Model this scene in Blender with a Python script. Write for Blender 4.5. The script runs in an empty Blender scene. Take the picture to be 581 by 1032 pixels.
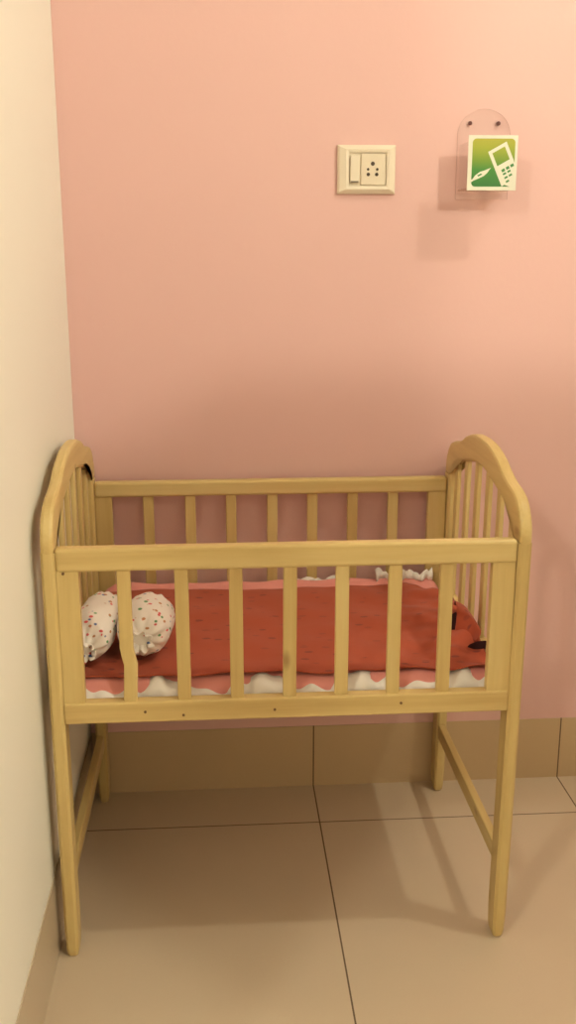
import bpy, bmesh, math, random
from mathutils import Vector, Matrix, noise as mn
random.seed(4)
S = bpy.context.scene
COL = S.collection
PI = math.pi

# ------------------------------------------------------------------ materials
def lin(c):
    return tuple((v/12.92 if v <= .04045 else ((v+.055)/1.055)**2.4) for v in c)
def rgb(r, g, b):
    return lin((r/255, g/255, b/255)) + (1,)

class NT:
    def __init__(s, name):
        s.m = bpy.data.materials.new(name); s.m.use_nodes = True
        s.t = s.m.node_tree; s.b = s.t.nodes['Principled BSDF']
    def n(s, typ, **kw):
        nd = s.t.nodes.new(typ)
        for k, v in kw.items():
            if k in nd.inputs.keys(): nd.inputs[k].default_value = v
            else: setattr(nd, k, v)
        return nd
    def l(s, a, b): s.t.links.new(a, b)
    def math(s, op, a, b=None, c=None):
        nd = s.t.nodes.new('ShaderNodeMath'); nd.operation = op
        for i, v in enumerate((a, b, c)):
            if v is None: continue
            if isinstance(v, (int, float)): nd.inputs[i].default_value = v
            else: s.l(v, nd.inputs[i])
        return nd.outputs[0]
    def mix(s, f, a, b):
        nd = s.t.nodes.new('ShaderNodeMix'); nd.data_type = 'RGBA'
        for i, v in ((0, f), (6, a), (7, b)):
            if isinstance(v, (int, float, tuple)): nd.inputs[i].default_value = v
            else: s.l(v, nd.inputs[i])
        return nd.outputs[2]
    def coord(s, scale=(1, 1, 1), out='Object'):
        tc = s.n('ShaderNodeTexCoord'); mp = s.n('ShaderNodeMapping')
        mp.inputs['Scale'].default_value = scale
        s.l(tc.outputs[out], mp.inputs[0]); return mp.outputs[0]
    def noise(s, vec, scale, detail=3, rough=.5):
        nd = s.n('ShaderNodeTexNoise'); nd.inputs['Scale'].default_value = scale
        nd.inputs['Detail'].default_value = detail; nd.inputs['Roughness'].default_value = rough
        s.l(vec, nd.inputs['Vector']); return nd.outputs['Fac']
    def ramp(s, f, stops):
        nd = s.n('ShaderNodeValToRGB'); e = nd.color_ramp.elements
        while len(e) < len(stops): e.new(.5)
        for i, (p, c) in enumerate(stops): e[i].position = p; e[i].color = c
        s.l(f, nd.inputs[0]); return nd.outputs[0]
    def bump(s, h, strength, dist):
        nd = s.n('ShaderNodeBump'); nd.inputs['Strength'].default_value = strength
        nd.inputs['Distance'].default_value = dist
        s.l(h, nd.inputs['Height']); s.l(nd.outputs[0], s.b.inputs['Normal'])
    def base(s, c):
        if isinstance(c, tuple): s.b.inputs['Base Color'].default_value = c
        else: s.l(c, s.b.inputs['Base Color'])

def plain(name, c, rough=.5, spec=.5, metal=0, var=.05, scale=30):
    q = NT(name); v = q.coord(); f = q.noise(v, scale)
    d = tuple(x*(1-var) for x in c[:3]) + (1,)
    q.base(q.mix(f, d, c))
    q.b.inputs['Roughness'].default_value = rough
    q.b.inputs['Specular IOR Level'].default_value = spec
    q.b.inputs['Metallic'].default_value = metal
    return q.m

def paint(name, c):
    q = NT(name); v = q.coord()
    f = q.noise(v, 1.3, 4, .55); g = q.noise(v, 90, 3)
    d = (c[0]*.95, c[1]*.93, c[2]*.93, 1)
    q.base(q.mix(f, d, c)); q.bump(g, .12, .002)
    q.b.inputs['Roughness'].default_value = .55
    q.b.inputs['Specular IOR Level'].default_value = .25
    return q.m

M = {}
M['pink'] = paint('pink_wall_paint', (.765, .485, .455, 1))
M['cream'] = paint('cream_wall_paint', (.88, .86, .78, 1))
M['dim'] = paint('unseen_wall_paint', (.70, .67, .60, 1))  # even tone of the unseen walls, set for their bounce light
M['white'] = paint('white_ceiling_paint', (.42, .41, .39, 1))

def tiles(name, c, xo, yo, ts, rough, ty=1.2):
    q = NT(name); v = q.coord(out='Object')
    sp = q.n('ShaderNodeSeparateXYZ'); q.l(v, sp.inputs[0])
    def joint(o, off, ts=ts):
        a = q.math('DIVIDE', q.math('SUBTRACT', o, off), ts)
        r = q.math('SUBTRACT', a, q.math('ROUND', a))
        return q.math('LESS_THAN', q.math('ABSOLUTE', r), .0016/ts)
    j = joint(sp.outputs[0], xo)
    if yo is not None: j = q.math('MAXIMUM', j, joint(sp.outputs[1], yo, ty))
    f = q.noise(v, 5, 5, .6); g = q.noise(v, 220, 2)
    body = q.mix(f, tuple(x*.93 for x in c[:3])+(1,), c)
    body = q.mix(q.math('MULTIPLY', g, .12), body, (c[0]*.7, c[1]*.68, c[2]*.66, 1))
    q.base(q.mix(j, body, (.16, .105, .065, 1)))
    q.l(q.math('MULTIPLY_ADD', j, .5, rough), q.b.inputs['Roughness'])
    q.b.inputs['Specular IOR Level'].default_value = .4
    q.bump(q.math('SUBTRACT', 1, j), .3, .001)
    return q.m
XG, YG = .5226, -.1625
M['floor'] = tiles('beige_floor_tile', (.66, .525, .38, 1), XG, YG, .6, .33)
M['skirt_back'] = tiles('beige_skirting_tile', (.60, .435, .26, 1), XG, None, .6, .3)
M['skirt_side'] = tiles('beige_skirting_tile_side', (.58, .47, .34, 1), 50, None, .6, .3)

def wood(axis, name):
    q = NT(name)
    sc = [26, 26, 26]; sc[axis] = 1.6
    v = q.coord(tuple(sc)); w = q.coord((1, 1, 1))
    f = q.noise(v, 1.0, 4, .6); g = q.noise(v, 5, 3, .6)
    col = q.ramp(f, [(.3, (.56, .385, .150, 1)), (.5, (.66, .49, .205, 1)), (.7, (.72, .56, .26, 1))])
    col = q.mix(q.math('MULTIPLY', g, .3), col, (.46, .30, .10, 1))
    ks = [9, 9, 9]; ks[axis] = 4
    kv = q.coord(tuple(ks)); vo = q.n('ShaderNodeTexVoronoi'); vo.inputs['Scale'].default_value = 1
    q.l(kv, vo.inputs['Vector'])
    k = q.ramp(vo.outputs['Distance'], [(.03, (1, 1, 1, 1)), (.09, (0, 0, 0, 1))])
    col = q.mix(q.math('MULTIPLY', k, .6), col, (.23, .10, .035, 1))
    q.base(col); q.bump(f, .15, .001)
    q.b.inputs['Roughness'].default_value = .42
    q.b.inputs['Specular IOR Level'].default_value = .35
    return q.m
M['wx'] = wood(0, 'pine_grain_across'); M['wy'] = wood(1, 'pine_grain_deep'); M['wz'] = wood(2, 'pine_grain_upright')
M['ply'] = plain('plywood', (.55, .38, .2, 1), .6)

def fabric(name, c, dots=None, scale=40, thr=.25, stretch=(1, 1, 1), wrinkle=8):
    q = NT(name); v = q.coord()
    f = q.noise(v, wrinkle, 3); g = q.noise(v, 600, 2)
    col = q.mix(f, tuple(x*.9 for x in c[:3])+(1,), c)
    if dots:
        for i, (dc, off) in enumerate(dots):
            mp = q.n('ShaderNodeMapping'); mp.inputs['Scale'].default_value = stretch
            mp.inputs['Location'].default_value = (off, off*1.7, off*.6)
            q.l(v, mp.inputs[0])
            vo = q.n('ShaderNodeTexVoronoi'); vo.inputs['Scale'].default_value = scale
            q.l(mp.outputs[0], vo.inputs['Vector'])
            k = q.ramp(vo.outputs['Distance'], [(thr*.7, (1, 1, 1, 1)), (thr, (0, 0, 0, 1))])
            col = q.mix(k, col, dc)
    q.base(col); q.bump(q.math('ADD', f, q.math('MULTIPLY', g, .15)), .35, .004)
    q.b.inputs['Roughness'].default_value = .85
    q.b.inputs['Specular IOR Level'].default_value = .15
    q.b.inputs['Sheen Weight'].default_value = .15
    return q.m
M['red'] = fabric('red_printed_cotton', (.45, .088, .042, 1), [((.25, .05, .035, 1), 0.3), ((.34, .07, .04, 1), 3.1)], 21, .20, (1, 1.9, 1), 14)
M['maroon'] = fabric('maroon_hollow_shade', (.045, .012, .014, 1))  # near-black colour standing in for the shade inside the sheet's folds
M['bedpink'] = fabric('pink_cotton', (.82, .32, .28, 1))
M['lace'] = fabric('white_frill', (.88, .82, .76, 1))
M['dots'] = fabric('white_cotton_with_coloured_dots', (.90, .82, .75, 1),
                   [((.13, .30, .12, 1), 0.1), ((.65, .10, .10, 1), 1.37), ((.10, .16, .38, 1), 2.9), ((.50, .22, .10, 1), 5.3)], 40, .19, (1, 1, 1.8))
M['plastic'] = plain('cream_plastic', (.80, .70, .56, 1), .35, .5, 0, .02)
M['plastic2'] = plain('cream_plastic_module', (.76, .65, .50, 1), .35, .5, 0, .02)
M['hole'] = plain('dark_socket_hole', (.06, .035, .02, 1), .6)
M['screw'] = plain('dark_screw', (.10, .035, .03, 1), .4, .5, .6)
M['nail'] = plain('rusty_nail', (.16, .08, .03, 1), .6)
M['card'] = plain('white_print', (.74, .71, .59, 1), .4, .4, 0, .02)
M['key'] = plain('green_print', (.05, .22, .05, 1), .4)
M['lampwhite'] = plain('white_lamp_body', (.8, .78, .72, 1), .4)
M['cupboard'] = plain('brown_laminate', (.30, .17, .09, 1), .4, .4, 0, .2, 4)
def green():
    q = NT('green_gradient_print'); tc = q.n('ShaderNodeTexCoord'); sp = q.n('ShaderNodeSeparateXYZ')
    q.l(tc.outputs['Object'], sp.inputs[0])
    f = q.math('DIVIDE', sp.outputs[2], .099)
    q.base(q.ramp(f, [(.0, (.025, .16, .03, 1)), (.38, (.04, .21, .022, 1)), (.55, (.15, .27, .012, 1)), (.80, (.31, .35, .015, 1)), (1, (.40, .37, .025, 1))]))
    q.b.inputs['Roughness'].default_value = .35
    return q.m
M['green'] = green()
def acrylic(name, frosted, c=(.99, .988, .985, 1)):
    q = NT(name); q.t.nodes.remove(q.b)
    out = q.t.nodes['Material Output']
    tr = q.n('ShaderNodeBsdfTransparent'); tr.inputs[0].default_value = c
    if frosted:      # the sawn edges are darker than the faces
        g = q.n('ShaderNodeNewGeometry'); sp = q.n('ShaderNodeSeparateXYZ'); q.l(g.outputs['True Normal'], sp.inputs[0])
        edge = q.math('LESS_THAN', q.math('ABSOLUTE', sp.outputs[1]), .5)
        q.l(q.mix(edge, (.99, .988, .985, 1), (.72, .66, .62, 1)), tr.inputs[0])
    gl = q.n('ShaderNodeBsdfGlossy'); gl.inputs['Roughness'].default_value = .05
    mx = q.n('ShaderNodeMixShader'); mx.inputs[0].default_value = .03
    q.l(tr.outputs[0], mx.inputs[1]); q.l(gl.outputs[0], mx.inputs[2]); q.l(mx.outputs[0], out.inputs[0])
    return q.m
M['acrylic_rim'] = acrylic('clear_acrylic_cut_edge', True)
M['acrylic'] = acrylic('clear_acrylic', False, (.965, .955, .945, 1))
M['acrylic_base'] = acrylic('shade_tinted_acrylic', False, (.87, .83, .79, 1))  # shade under the card is put into this darker tint

# ------------------------------------------------------------------ helpers
def tag(o, label=None, cat=None, group=None, kind=None):
    if label: o['label'] = label
    if cat: o['category'] = cat
    if group: o['group'] = group
    if kind: o['kind'] = kind
    return o
def empty(name, loc, label, cat, group=None):
    o = bpy.data.objects.new(name, None); o.location = loc; o.empty_display_size = .05
    COL.objects.link(o); return tag(o, label, cat, group)
def obj(name, bm, mat, parent=None, origin=None, smooth=False, recalc=True):
    """verts are given in world space; the object's origin goes to `origin` (or its parent's)."""
    if origin is None: origin = parent['_o'] if parent is not None and '_o' in parent.keys() else (0, 0, 0)
    if recalc: bmesh.ops.recalc_face_normals(bm, faces=bm.faces)
    bmesh.ops.translate(bm, verts=bm.verts, vec=-Vector(origin))
    me = bpy.data.meshes.new(name); bm.to_mesh(me); bm.free()
    me.materials.append(M[mat])
    if smooth:
        for p in me.polygons: p.use_smooth = True
    o = bpy.data.objects.new(name, me); COL.objects.link(o)
    if parent is not None:
        o.parent = parent
        o.location = Vector(origin) - wloc(parent)
    else: o.location = origin
    return o
def wloc(o):
    v = Vector(o.location)
    while o.parent: o = o.parent; v += Vector(o.location)
    return v
def box(bm, x0, x1, y0, y1, z0, z1, bev=0, seg=2):
    r = bmesh.ops.create_cube(bm, size=1)
    vs = r['verts']
    for v in vs:
        v.co = Vector(((x0+x1)/2+v.co.x*(x1-x0), (y0+y1)/2+v.co.y*(y1-y0), (z0+z1)/2+v.co.z*(z1-z0)))
    if bev:
        es = list({e for v in vs for e in v.link_edges})
        bmesh.ops.bevel(bm, geom=es, offset=bev, segments=seg, profile=.5, affect='EDGES')
    return bm
def bx(*a, **k): return box(bmesh.new(), *a, **k)
def prism(bm, pts, axis, a0, a1, bev=0):
    """pts: 2D outline in the two other axes; extruded along axis."""
    def mk(p, a):
        l = [0, 0, 0]; o = [i for i in range(3) if i != axis]
        l[o[0]], l[o[1]], l[axis] = p[0], p[1], a; return bm.verts.new(l)
    A = [mk(p, a0) for p in pts]; B = [mk(p, a1) for p in pts]
    fa = bm.faces.new(A); fb = bm.faces.new(list(reversed(B)))
    n = len(pts)
    for i in range(n): bm.faces.new((A[i], B[i], B[(i+1) % n], A[(i+1) % n]))
    if bev:
        es = list(fa.edges)+list(fb.edges)
        bmesh.ops.recalc_face_normals(bm, faces=bm.faces)
        bmesh.ops.bevel(bm, geom=es, offset=bev, segments=2, profile=.5, affect='EDGES')
    return bm
def cyl(bm, c, r, d, axis=1, seg=16):
    m = Matrix.Translation(c)
    if axis == 1: m = m @ Matrix.Rotation(PI/2, 4, 'X')
    if axis == 0: m = m @ Matrix.Rotation(PI/2, 4, 'Y')
    bmesh.ops.create_cone(bm, cap_ends=True, segments=seg, radius1=r, radius2=r, depth=d, matrix=m)
    return bm

# ------------------------------------------------------------------ camera (fitted to the photograph)
cx, cy, cz, pitch, yaw, roll, f = CAMP = (.3161, -2.1749, 1.2526, -.2559, .0672, -.0012, 1014.53)
fw = Vector((math.sin(yaw)*math.cos(pitch), math.cos(yaw)*math.cos(pitch), math.sin(pitch)))
r0 = fw.cross(Vector((0, 0, 1))).normalized(); u0 = r0.cross(fw)
rr = r0*math.cos(roll)+u0*math.sin(roll); uu = -r0*math.sin(roll)+u0*math.cos(roll)
cam = bpy.data.cameras.new('camera'); co = bpy.data.objects.new('camera', cam); COL.objects.link(co)
mw = Matrix((rr, uu, -fw)).transposed().to_4x4(); mw.translation = (cx, cy, cz); co.matrix_world = mw
cam.sensor_fit = 'HORIZONTAL'; cam.sensor_width = 36; cam.lens = f*36/581; cam.clip_start = .02
S.camera = co

# ------------------------------------------------------------------ room
H = 2.9; WE = -1.35; XL, XR, YF = -2.4, 2.6, -5.4
def struct(name, bm, mat): return tag(obj(name, bm, mat, origin=(0, 0, 0)), kind='structure')
struct('floor', bx(XL, XR, YF, .0, -.1, 0), 'floor')
struct('ceiling', bx(XL, XR, YF, .0, H, H+.1), 'white')
struct('wall_back', bx(XL-.1, XR+.1, 0, .12, 0, H), 'pink')
struct('wall_left', bx(-.15, 0, WE, 0, 0, H, bev=.004), 'cream')
struct('wall_right', bx(XR, XR+.1, YF, 0, 0, H), 'dim')
struct('wall_front', bx(XL-.1, XR+.1, YF-.1, YF, 0, H), 'dim')
struct('wall_far_left', bx(XL-.1, XL, YF, 0, 0, H), 'dim')
# an unseen two metre high block, added beside the camera, shades the lower wall from the rear lamp
struct('unseen_shade_block', bx(1.47, XR, -2.22, -1.92, 0, 2.0, bev=.02), 'dim')
struct('baseboard_back', bx(0, XR, -.002, .004, 0, .1565), 'skirt_back')
struct('baseboard_left', bx(-.004, .002, WE, -.002, 0, .1565), 'skirt_side')

# ------------------------------------------------------------------ crib
X0, X1, T = .0171, .8295, .0235
YFr, YRe = -.583, -.008
YC = (YFr+YRe)/2
O = (X0+.4062, YC, 0)
crib = empty('crib', O, 'pale yellow pine baby crib with slatted sides and arched ends against pink wall', 'crib')
crib['_o'] = O
PD = .046
def post(xa, front, name='leg'):
    y0, y1 = (YFr, YFr+PD) if front else (YRe-PD, YRe)
    bm = bmesh.new(); xb = xa+T; ZT = .772
    rows = [(0, .62), (.004, .78), (.014, .9), (.06, 1), (ZT, 1)]
    ring = []
    cr = .005
    for z, s in rows:
        cxx, cyy = (xa+xb)/2, (y0+y1)/2
        hx, hy = (xb-xa)/2*s, (y1-y0)/2*(s if z < .05 else 1)
        c = cr*s
        pts = [(-hx+c, -hy), (hx-c, -hy), (hx, -hy+c), (hx, hy-c), (hx-c, hy), (-hx+c, hy), (-hx, hy-c), (-hx, -hy+c)]
        ring.append([bm.verts.new((cxx+a, cyy+b, z)) for a, b in pts])
    bm.faces.new(list(reversed(ring[0]))); bm.faces.new(ring[-1])
    for a, b in zip(ring, ring[1:]):
        for i in range(8): bm.faces.new((a[i], a[(i+1) % 8], b[(i+1) % 8], b[i]))
    return obj(name, bm, 'wz', crib)
def smoothpts(pts, n=5):
    out = []
    for i in range(len(pts)-1):
        p0 = pts[max(i-1, 0)]; p1 = pts[i]; p2 = pts[i+1]; p3 = pts[min(i+2, len(pts)-1)]
        for k in range(n):
            t = k/n
            out.append(tuple(.5*((2*b)+(-a+c)*t+(2*a-5*b+4*c-d)*t*t+(-a+3*b-3*c+d)*t**3) for a, b, c, d in zip(p0, p1, p2, p3)))
    out.append(pts[-1]); return out
half = (YRe-YFr)/2
outer = smoothpts([(half, .771), (half, .79), (half*.975, .812), (half*.90, .838), (half*.79, .851), (half*.66, .858), (half*.54, .868), (half*.40, .884), (half*.20, .897), (0, .900)])
inner = smoothpts([(half-PD, .771), (half-PD-.004, .785), (.205, .806), (.165, .821), (.12, .829), (.075, .838), (.03, .845), (0, .846)])
inner_fn = lambda c: next((z1+(z2-z1)*((c1-abs(c))/(c1-c2) if c1 != c2 else 0) for (c1, z1), (c2, z2) in zip(inner, inner[1:]) if c2 <= abs(c) <= c1), .78)
LEAN = .007
def lean(o):
    for v in o.data.vertices: v.co.x += LEAN*(v.co.z)/.8
for xa in (X0, X1-T):
    post(xa, True); post(xa, False)
    out = [(YC-c, z) for c, z in outer] + [(YC+c, z) for c, z in reversed(outer[:-1])]
    inn = [(YC+c, z) for c, z in inner] + [(YC-c, z) for c, z in reversed(inner[:-1])]
    bm = prism(bmesh.new(), out+inn, 0, xa+.001, xa+T-.001, .006)
    bmesh.ops.triangulate(bm, faces=[q for q in bm.faces if len(q.verts) > 6])
    obj('arched_end_board', bm, 'wy', crib, smooth=False)
    obj('end_bottom_rail', bx(xa+.003, xa+T-.003, YFr+PD, YRe-PD, .468, .510, .002), 'wy', crib)
    obj('stretcher', bx(xa+.003, xa+T-.004, YFr+PD, YRe-PD, .142, .176, .003), 'wy', crib)
    for k in range(6):
        yc = YC+(k-2.5)*.083
        zt = min(inner_fn(yc-YC-.015), inner_fn(yc-YC+.015))+.012
        obj('end_slat', bx(xa+.007, xa+.016, yc-.0122, yc+.0122, .508, zt, .0025), 'wz', crib)
XA, XB = X0+T, X1-T
for o in crib.children:
    if o.data.vertices[0].co.x > .3: lean(o)
def side(y0, y1, zt0, zt1, zb0, zb1, sl, front):
    yc = (y0+y1)/2
    obj('top_rail', bx(XA, XB+.006, y0, y1, zt0, zt1, .006, seg=3), 'wx', crib)
    obj('bottom_rail', bx(XA, XB+.004, y0, y1, zb0, zb1, .003), 'wx', crib)
    for a, b in ((XA, .077), (.771, XB+.005)):
        obj('stile', bx(a, b, yc-.009, yc+.009, zb1-.002, zt0+.002, .0015), 'wz', crib)
    for i, x in enumerate(sl):
        bm = bx(x-.0115, x+.0115, yc-.006, yc+.006, zb1-.002, zt0+.002, .002)
        if front and i == 0:      # the first slat is waney, its edge steps sideways half way down
            bmesh.ops.bisect_plane(bm, geom=bm.verts[:]+bm.edges[:]+bm.faces[:], plane_co=(0, 0, .60), plane_no=(0, 0, 1))
            for zc in (.585, .57, .555):
                bmesh.ops.bisect_plane(bm, geom=bm.verts[:]+bm.edges[:]+bm.faces[:], plane_co=(0, 0, zc), plane_no=(0, 0, 1))
            for v in bm.verts:
                v.co.x += {.6: -.002, .585: .0005, .57: .004, .555: .0035}.get(round(v.co.z, 3), -.002 if v.co.z > .6 else .001)
        elif i in (3,):
            for v in bm.verts: v.co.x += (v.co.z-.62)*.006
        obj('slat', bm, 'wz', crib)
side(YFr+.001, YFr+.025, .738, .779, .466, .504, (.152, .2455, .336, .427, .516, .606, .694), True)
side(YRe-.034, YRe-.010, .732, .766, .466, .504, (.155, .246, .335, .425, .514, .603, .693), False)
obj('base_board', bx(XA, XB, YFr+.026, YRe-.035, .470, .480), 'ply', crib)
for x, z in ((.053, .737), (.178, .486), (.243, .478), (.40, .483), (.62, .488)):
    o = obj('nail_head', cyl(bmesh.new(), (x, YFr+.0006, z), .0024, .002, 1, 10), 'nail', crib)

# ------------------------------------------------------------------ mattress with frill
mo = (.42, -.29, .480)
mat = empty('mattress', mo, 'thin pink crib mattress with white frilled edge under the red sheet', 'mattress'); mat['_o'] = mo
def nz(x, y, s, a, seed=0): return mn.noise(Vector((x*s+seed, y*s-seed, seed*1.3)))*a
bm = bmesh.new()
xa, xb, ya, yb = XA+.004, XB-.004, -.545, -.046
NX, NY = 90, 60
top = {}
for i in range(NX+1):
    for j in range(NY+1):
        x = xa+(xb-xa)*i/NX; y = ya+(yb-ya)*j/NY
        e = min(i/3, j/3, (NX-i)/3, (NY-j)/3, 1)
        z = .500+.024*math.sin(e*PI/2)**.6+nz(x, y, 25, .003)*e
        lip = max(0, min(1, (y+.078)/.014)); z += lip*(.021+nz(x, 3, 14, .008, 3))*min(1, i/4, (NX-i)/4)
        top[i, j] = bm.verts.new((x, y, z))
for i in range(NX):
    for j in range(NY): bm.faces.new((top[i, j], top[i+1, j], top[i+1, j+1], top[i, j+1]))
rim = [top[i, 0] for i in range(NX+1)]+[top[NX, j] for j in range(1, NY+1)]+[top[i, NY] for i in range(NX-1, -1, -1)]+[top[0, j] for j in range(NY-1, 0, -1)]
low = [bm.verts.new((v.co.x, v.co.y, .4805)) for v in rim]
n = len(rim)
for i in range(n): bm.faces.new((rim[i], low[i], low[(i+1) % n], rim[(i+1) % n]))
bm.faces.new(low)
obj('cover', bm, 'bedpink', mat, smooth=True)
def frill(path, hgt, amp, wl, seed, tilt=0, bu=.006):
    """a gathered strip: bottom edge follows `path`, flaring and waving along it."""
    bm = bmesh.new(); rows = 6; N = len(path); g = []
    for i, (x, y, z) in enumerate(path):
        s = i/wl
        w = math.sin(s+1.6*math.sin(s*.37+seed))+.45*math.sin(s*2.3+seed)
        hh = hgt*(.84+.24*math.sin(s*.5+seed*2)+.10*math.sin(s*1.9))
        col = []
        for k in range(rows):
            t = k/(rows-1)
            bulge = math.sin(t*PI)*bu-tilt*t
            col.append(bm.verts.new((x+w*amp*.4*t, y-bulge+w*amp*(.35+.65*(1-t)), z+hh*t+.002*math.sin(s*1.3)*t)))
        g.append(col)
    for a, b in zip(g, g[1:]):
        for k in range(rows-1): bm.faces.new((a[k], b[k], b[k+1], a[k+1]))
    return bm
p = [(XA+.006+(XB-XA-.012)*i/300, -.5510, .489) for i in range(301)]
o = obj('frill', frill(p, .034, .0055, 5.5, 1.0, .024, .010), 'lace', mat, smooth=True, recalc=False)
sm = o.modifiers.new('thick', 'SOLIDIFY'); sm.thickness = .0015; sm.offset = 0
for a, b, h, seed in ((.47, .60, .008, 2.2), (.655, .782, .026, 4.0)):
    p = [(a+(b-a)*i/120, -.060+(.035*i/120 if a < .5 else .004*math.sin(i/9)), .534+.003*math.sin(i/13)) for i in range(121)]
    o = obj('frill', frill(p, h, .005, 5.0, seed), 'lace', mat, smooth=True, recalc=False)
    sm = o.modifiers.new('thick', 'SOLIDIFY'); sm.thickness = .002; sm.offset = 0

# ------------------------------------------------------------------ red sheet
so = (.43, -.3, .527)
sheet = empty('bed_sheet', so, 'red cotton sheet with small dark print spread over the mattress, rumpled at right', 'bed sheet'); sheet['_o'] = so
bm = bmesh.new(); NX, NY = 150, 90; g = {}
for i in range(NX+1):
    for j in range(NY+1):
        u, v = i/NX, j/NY
        x = .060+u*.733
        yf_, yb_ = -.533+.004*math.sin(u*19)+.003*math.sin(u*41), -.078+.006*math.sin(u*11)
        if u > .90: yb_ -= (u-.90)*1.1
        y = yf_+(yb_-yf_)*v
        z = .5295+nz(x, y, 13, .0035, 2)+.0012*math.sin(x*60+y*35)*u
        if u > .78:       # rumpled and rising against the right end
            k = (u-.78)/.22
            z += .030*k**1.6*math.sin(min(1, max(0, (v-.05)/.5))*PI/2)*(1-.35*v)+nz(x, y, 30, .008, 5)*k
        z = max(z, .5272)
        g[i, j] = bm.verts.new((x, y, z))
for i in range(NX):
    for j in range(NY): bm.faces.new((g[i, j], g[i+1, j], g[i+1, j+1], g[i, j+1]))
o = obj('cloth', bm, 'red', sheet, smooth=True)
sm = o.modifiers.new('thick', 'SOLIDIFY'); sm.thickness = .0015; sm.offset = 1
# the folded back flap at the right end: a lifted roll of cloth whose hollows have their shade coloured in by maroon patches
def ribbon(cols, name, mat_, thick=.0015):
    bm = bmesh.new(); G = [[bm.verts.new(c) for c in col] for col in cols]
    for a, b in zip(G, G[1:]):
        for k in range(len(a)-1): bm.faces.new((a[k], b[k], b[k+1], a[k+1]))
    bmesh.ops.subdivide_edges(bm, edges=bm.edges[:], cuts=1, use_grid_fill=True)
    o = obj(name, bm, mat_, sheet, smooth=True, recalc=False)
    s = o.modifiers.new('sub', 'SUBSURF'); s.levels = s.render_levels = 2
    s = o.modifiers.new('thick', 'SOLIDIFY'); s.thickness = thick; s.offset = 0
    return o
ribbon([[(.756, -.393, .536), (.759, -.390, .560), (.763, -.378, .583), (.770, -.330, .584), (.776, -.290, .560)],
        [(.768, -.410, .536), (.773, -.406, .560), (.778, -.392, .579), (.786, -.340, .578), (.790, -.295, .556)],
        [(.778, -.432, .540), (.786, -.428, .558), (.790, -.415, .570), (.795, -.370, .566), (.798, -.310, .550)],
        [(.783, -.458, .549), (.791, -.450, .558), (.795, -.440, .562), (.797, -.400, .556), (.799, -.340, .545)]], 'folded_flap', 'red')
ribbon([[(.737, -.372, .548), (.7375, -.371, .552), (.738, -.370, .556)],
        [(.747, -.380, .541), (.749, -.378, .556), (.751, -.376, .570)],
        [(.758, -.389, .538), (.7595, -.387, .560), (.7615, -.382, .580)]], 'hollow_shade', 'maroon')
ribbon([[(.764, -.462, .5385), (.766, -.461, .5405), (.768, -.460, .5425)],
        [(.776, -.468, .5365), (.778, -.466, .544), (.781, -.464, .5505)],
        [(.795, -.474, .5365), (.796, -.472, .545), (.798, -.470, .5545)]], 'hollow_shade', 'maroon')

# ------------------------------------------------------------------ bolster pillows
def bolster(loc, rotz, rotx, R, L, seed, label):
    root = empty('bolster_pillow', loc, label, 'pillow', None)
    root.rotation_euler = (rotx, 0, rotz)
    bm = bmesh.new(); NT_, NA = 44, 64; rings = []
    for i in range(NT_+1):
        t = -1+2*i/NT_
        body = max(0, 1-abs(t)**3.2)**.5
        r = R*(.26+.74*body)
        ring = []
        for a in range(NA):
            th = 2*PI*a/NA
            pk = max(0, (abs(t)-.62)/.38)
            rr_ = r*(1+.12*pk*math.sin(th*10+seed)+.05*pk*math.sin(th*17+2*seed))
            x = rr_*math.cos(th); z = rr_*math.sin(th)*.94
            d = mn.noise(Vector((x*28, t*3+seed, z*28)))*.0035
            ring.append(bm.verts.new((x+x/R*d, t*L/2, z+z/R*d)))
        rings.append(ring)
    bm.faces.new(rings[0]); bm.faces.new(list(reversed(rings[-1])))
    for a, b in zip(rings, rings[1:]):
        for k in range(NA): bm.faces.new((a[k], a[(k+1) % NA], b[(k+1) % NA], b[k]))
    obj('body', bm, 'dots', root, origin=(0, 0, 0), smooth=True).location = (0, 0, 0)
    for s in (-1, 1):
        bm = bmesh.new(); rings = []
        for k in range(7):
            t = k/6; ring = []
            for a in range(96):
                th = 2*PI*a/96
                w = math.sin(th*8+seed)+.4*math.sin(th*13+seed*3)
                r = R*(.27+.17*t)+w*.0045*t*(1-.2*t)
                ring.append(bm.verts.new((r*math.cos(th), s*(L/2-.004+.013*t+.0045*t*math.cos(th*8+seed)), r*math.sin(th)*.85-(.004*t))))
            rings.append(ring)
        for a, b in zip(rings, rings[1:]):
            for k in range(96): bm.faces.new((a[k], a[(k+1) % 96], b[(k+1) % 96], b[k]))
        o = obj('end_frill', bm, 'dots', root, origin=(0, 0, 0), smooth=True); o.location = (0, 0, 0)
        m_ = o.modifiers.new('thick', 'SOLIDIFY'); m_.thickness = .0016
        bm = bmesh.new()
        seg = 32
        for a in range(seg):
            pass
        bmesh.ops.create_circle(bm, segments=seg, radius=R*.29, matrix=Matrix.Translation((0, s*(L/2-.002), 0)) @ Matrix.Rotation(PI/2, 4, 'X'))
        ext = bmesh.ops.extrude_edge_only(bm, edges=bm.edges[:])
        for v in [q for q in ext['geom'] if isinstance(q, bmesh.types.BMVert)]: v.co.y -= s*.006
        o = obj('tie_band', bm, 'lace', root, origin=(0, 0, 0), smooth=True); o.location = (0, 0, 0)
        m_ = o.modifiers.new('thick', 'SOLIDIFY'); m_.thickness = .002
    return root
bolster((.0812, -.410, .5830), -.10, .10, .0400, .195, 1.0, 'white dotted bolster pillow nearest the left end of the crib')
bolster((.1725, -.412, .5825), -.06, -.04, .0500, .170, 4.0, 'white dotted bolster pillow lying to the right of the other one on red sheet')

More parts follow.
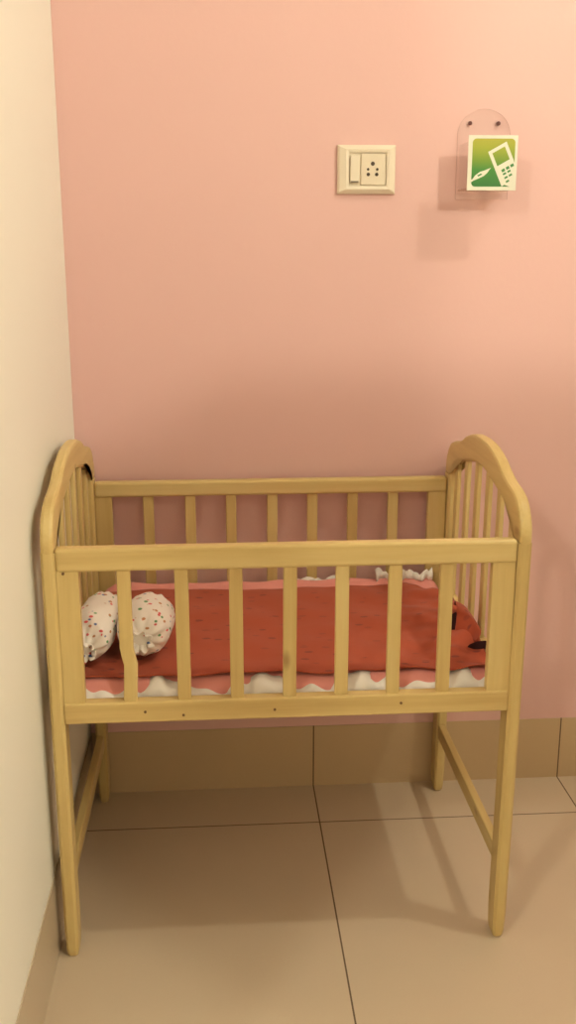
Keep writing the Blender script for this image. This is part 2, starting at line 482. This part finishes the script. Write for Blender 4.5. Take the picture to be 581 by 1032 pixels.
# ------------------------------------------------------------------ switch and socket plate
wo = (.625, 0, 1.41)
sw = empty('switch_socket', wo, 'cream wall plate with one rocker switch and a five-pin socket', 'socket'); sw['_o'] = wo
def frame(bm, x0, x1, z0, z1, ix0, ix1, iz0, iz1, yo, ym, yi):
    def ring(a, b, c, d, y): return [bm.verts.new(q) for q in ((a, y, c), (b, y, c), (b, y, d), (a, y, d))]
    e = .004
    R = [ring(x0, x1, z0, z1, 0), ring(x0, x1, z0, z1, yo*.6), ring(x0+e, x1-e, z0+e, z1-e, yo), ring(ix0-.006, ix1+.006, iz0-.006, iz1+.006, ym), ring(ix0, ix1, iz0, iz1, ym*.9), ring(ix0, ix1, iz0, iz1, yi)]
    for a, b in zip(R, R[1:]):
        for i in range(4): bm.faces.new((a[i], a[(i+1) % 4], b[(i+1) % 4], b[i]))
    bm.faces.new(R[-1]); return bm
obj('cover_plate', frame(bmesh.new(), .565, .685, 1.362, 1.458, .588, .666, 1.377, 1.443, -.010, -.014, -.008), 'plastic', sw)
obj('rocker', bx(.5905, .6105, -.0165, -.0075, 1.384, 1.437, .002), 'plastic', sw)
tag(obj('socket_module', bx(.6125, .6640, -.0125, -.0075, 1.379, 1.441, .0015), 'plastic2', sw))
for x, z, r in ((.637, 1.421, .0042), (.6275, 1.410, .0027), (.6465, 1.410, .0027), (.628, 1.400, .0036), (.6455, 1.400, .0036)):
    obj('pin_hole', cyl(bmesh.new(), (x, -.0126, z), r, .001, 1, 14), 'hole', sw)
obj('switch_mark', bx(.592, .607, -.0172, -.0163, 1.3845, 1.3865), 'hole', sw)

# ------------------------------------------------------------------ acrylic holder with the green printed card
ho = (.868, 0, 1.44)
hd = empty('phone_holder', ho, 'clear acrylic wall holder with green printed picture of phone and plug', 'phone holder'); hd['_o'] = ho
DF = .085; t_ = .003
bxL, bxR, bzB, bzT = .8175, .915, 1.350, 1.447
# back plate with a domed top
pts = [(.8135, 1.352), (.9235, 1.352), (.9235, 1.478)]+[(.8685+.055*math.cos(a), 1.478+.051*math.sin(a)) for a in [PI*k/24 for k in range(1, 24)]]+[(.8135, 1.478)]
obj('back_plate', prism(bmesh.new(), pts, 1, -.0035, -.0005), 'acrylic_rim', hd)
for x in (.838, .897):
    obj('screw', cyl(bmesh.new(), (x, -.0045, 1.501), .0042, .003, 1, 14), 'screw', hd)
cL, cR, cB, cT = .818, .916, 1.367, 1.470
obj('bottom_plate', bx(cL, cR, -DF+.001, -.0035, cB, cB+t_), 'acrylic_base', hd)
for a in (cL, cR-t_):
    obj('side_plate', bx(a, a+t_, -DF+.001, -.0035, cB+t_, cT-.012), 'acrylic', hd)
fo = (cL, -DF, cB)
card = obj('front_card', bx(cL-.001, cR+.001, -DF-.0015, -DF+.0005, cB-.002, cT, .0008), 'card', hd, origin=fo)
W_ = cR-cL
def card2(name, polys, mat_, d):
    bm = bmesh.new()
    for n_, pl in enumerate(polys):
        prism(bm, [(cL+a*W_, cB+b*.099) for a, b in pl], 1, -DF-.0015-d-n_*.00002, -DF-.0014)
    o = obj(name, bm, mat_, card, origin=(cL, -DF, cB))
    o.location = (0, 0, 0); return o
def rrect(x0, x1, z0, z1, r, n=6):
    out = []
    for cx_, cz_, a0 in ((x1-r, z0+r, -90), (x1-r, z1-r, 0), (x0+r, z1-r, 90), (x0+r, z0+r, 180)):
        out += [(cx_+r*math.cos(math.radians(a0+90*k/n)), cz_+r*math.sin(math.radians(a0+90*k/n))) for k in range(n+1)]
    return out
card2('green_panel', [rrect(.075, .955, .055, .975, .08)], 'green', .0002)
def Q(u, v): return (min(.998, .40+.37*u+.31*v), max(.012, .72+.20*u-.66*v))
def QR(u0, u1, v0, v1): return [Q(u0, v0), Q(u0, v1), Q(u1, v1), Q(u1, v0)]
card2('phone_outline', [QR(0, .16, 0, 1), QR(.84, 1, 0, .55), QR(.16, .84, 0, .09), QR(.16, .84, .46, .55), [Q(.16, .55), Q(.16, 1), (.998, .012), (.998, .40), Q(1, .5), Q(.84, .55)]], 'card', .0004)
keys = [QR(.27+.24*c_, .27+.24*c_+.17, .60+.11*r_, .60+.11*r_+(.075 if r_ == 0 else .05)) for r_ in range(4) for c_ in range(3) if not (r_ > 0 and c_ == 2) and not (r_ == 3 and c_ > 0)]
card2('phone_keys', keys, 'key', .0008)
pl = [(.0, .14), (.10, .20), (.15, .27), (.25, .34), (.35, .37), (.47, .42), (.40, .32), (.33, .26), (.22, .21), (.12, .17), (.0, .09)]
card2('plug_picture', [pl], 'card', .0004)
card2('plug_detail', [[(.19, .27), (.27, .31), (.30, .29), (.22, .25)]], 'key', .0006)

# ------------------------------------------------------------------ lights
WARM = (1.0, .965, .755)
def point(name, loc, power, radius, color=WARM):
    l = bpy.data.lights.new(name, 'POINT'); l.energy = power; l.shadow_soft_size = radius; l.color = color
    o = bpy.data.objects.new(name, l); o.location = loc; COL.objects.link(o); return o
point('lamp_right', (1.63, -.95, 2.75), 42, .028)
point('lamp_hall', (-.85, -2.79, 2.70), 78, .09)
point('lamp_rear', (2.3, -3.28, 2.70), 158, .055)
w = bpy.data.worlds.new('world'); w.use_nodes = True; S.world = w
w.node_tree.nodes['Background'].inputs[0].default_value = (1, .82, .6, 1)
w.node_tree.nodes['Background'].inputs[1].default_value = .3

S.view_settings.view_transform = 'Standard'; S.view_settings.look = 'None'
S.view_settings.gamma = 1; S.view_settings.use_curve_mapping = False
S.view_settings.exposure = -.08
S.render.film_transparent = False
S.cycles.max_bounces = 10; S.cycles.transparent_max_bounces = 12
for o in bpy.data.objects:
    if '_o' in o.keys(): del o['_o']
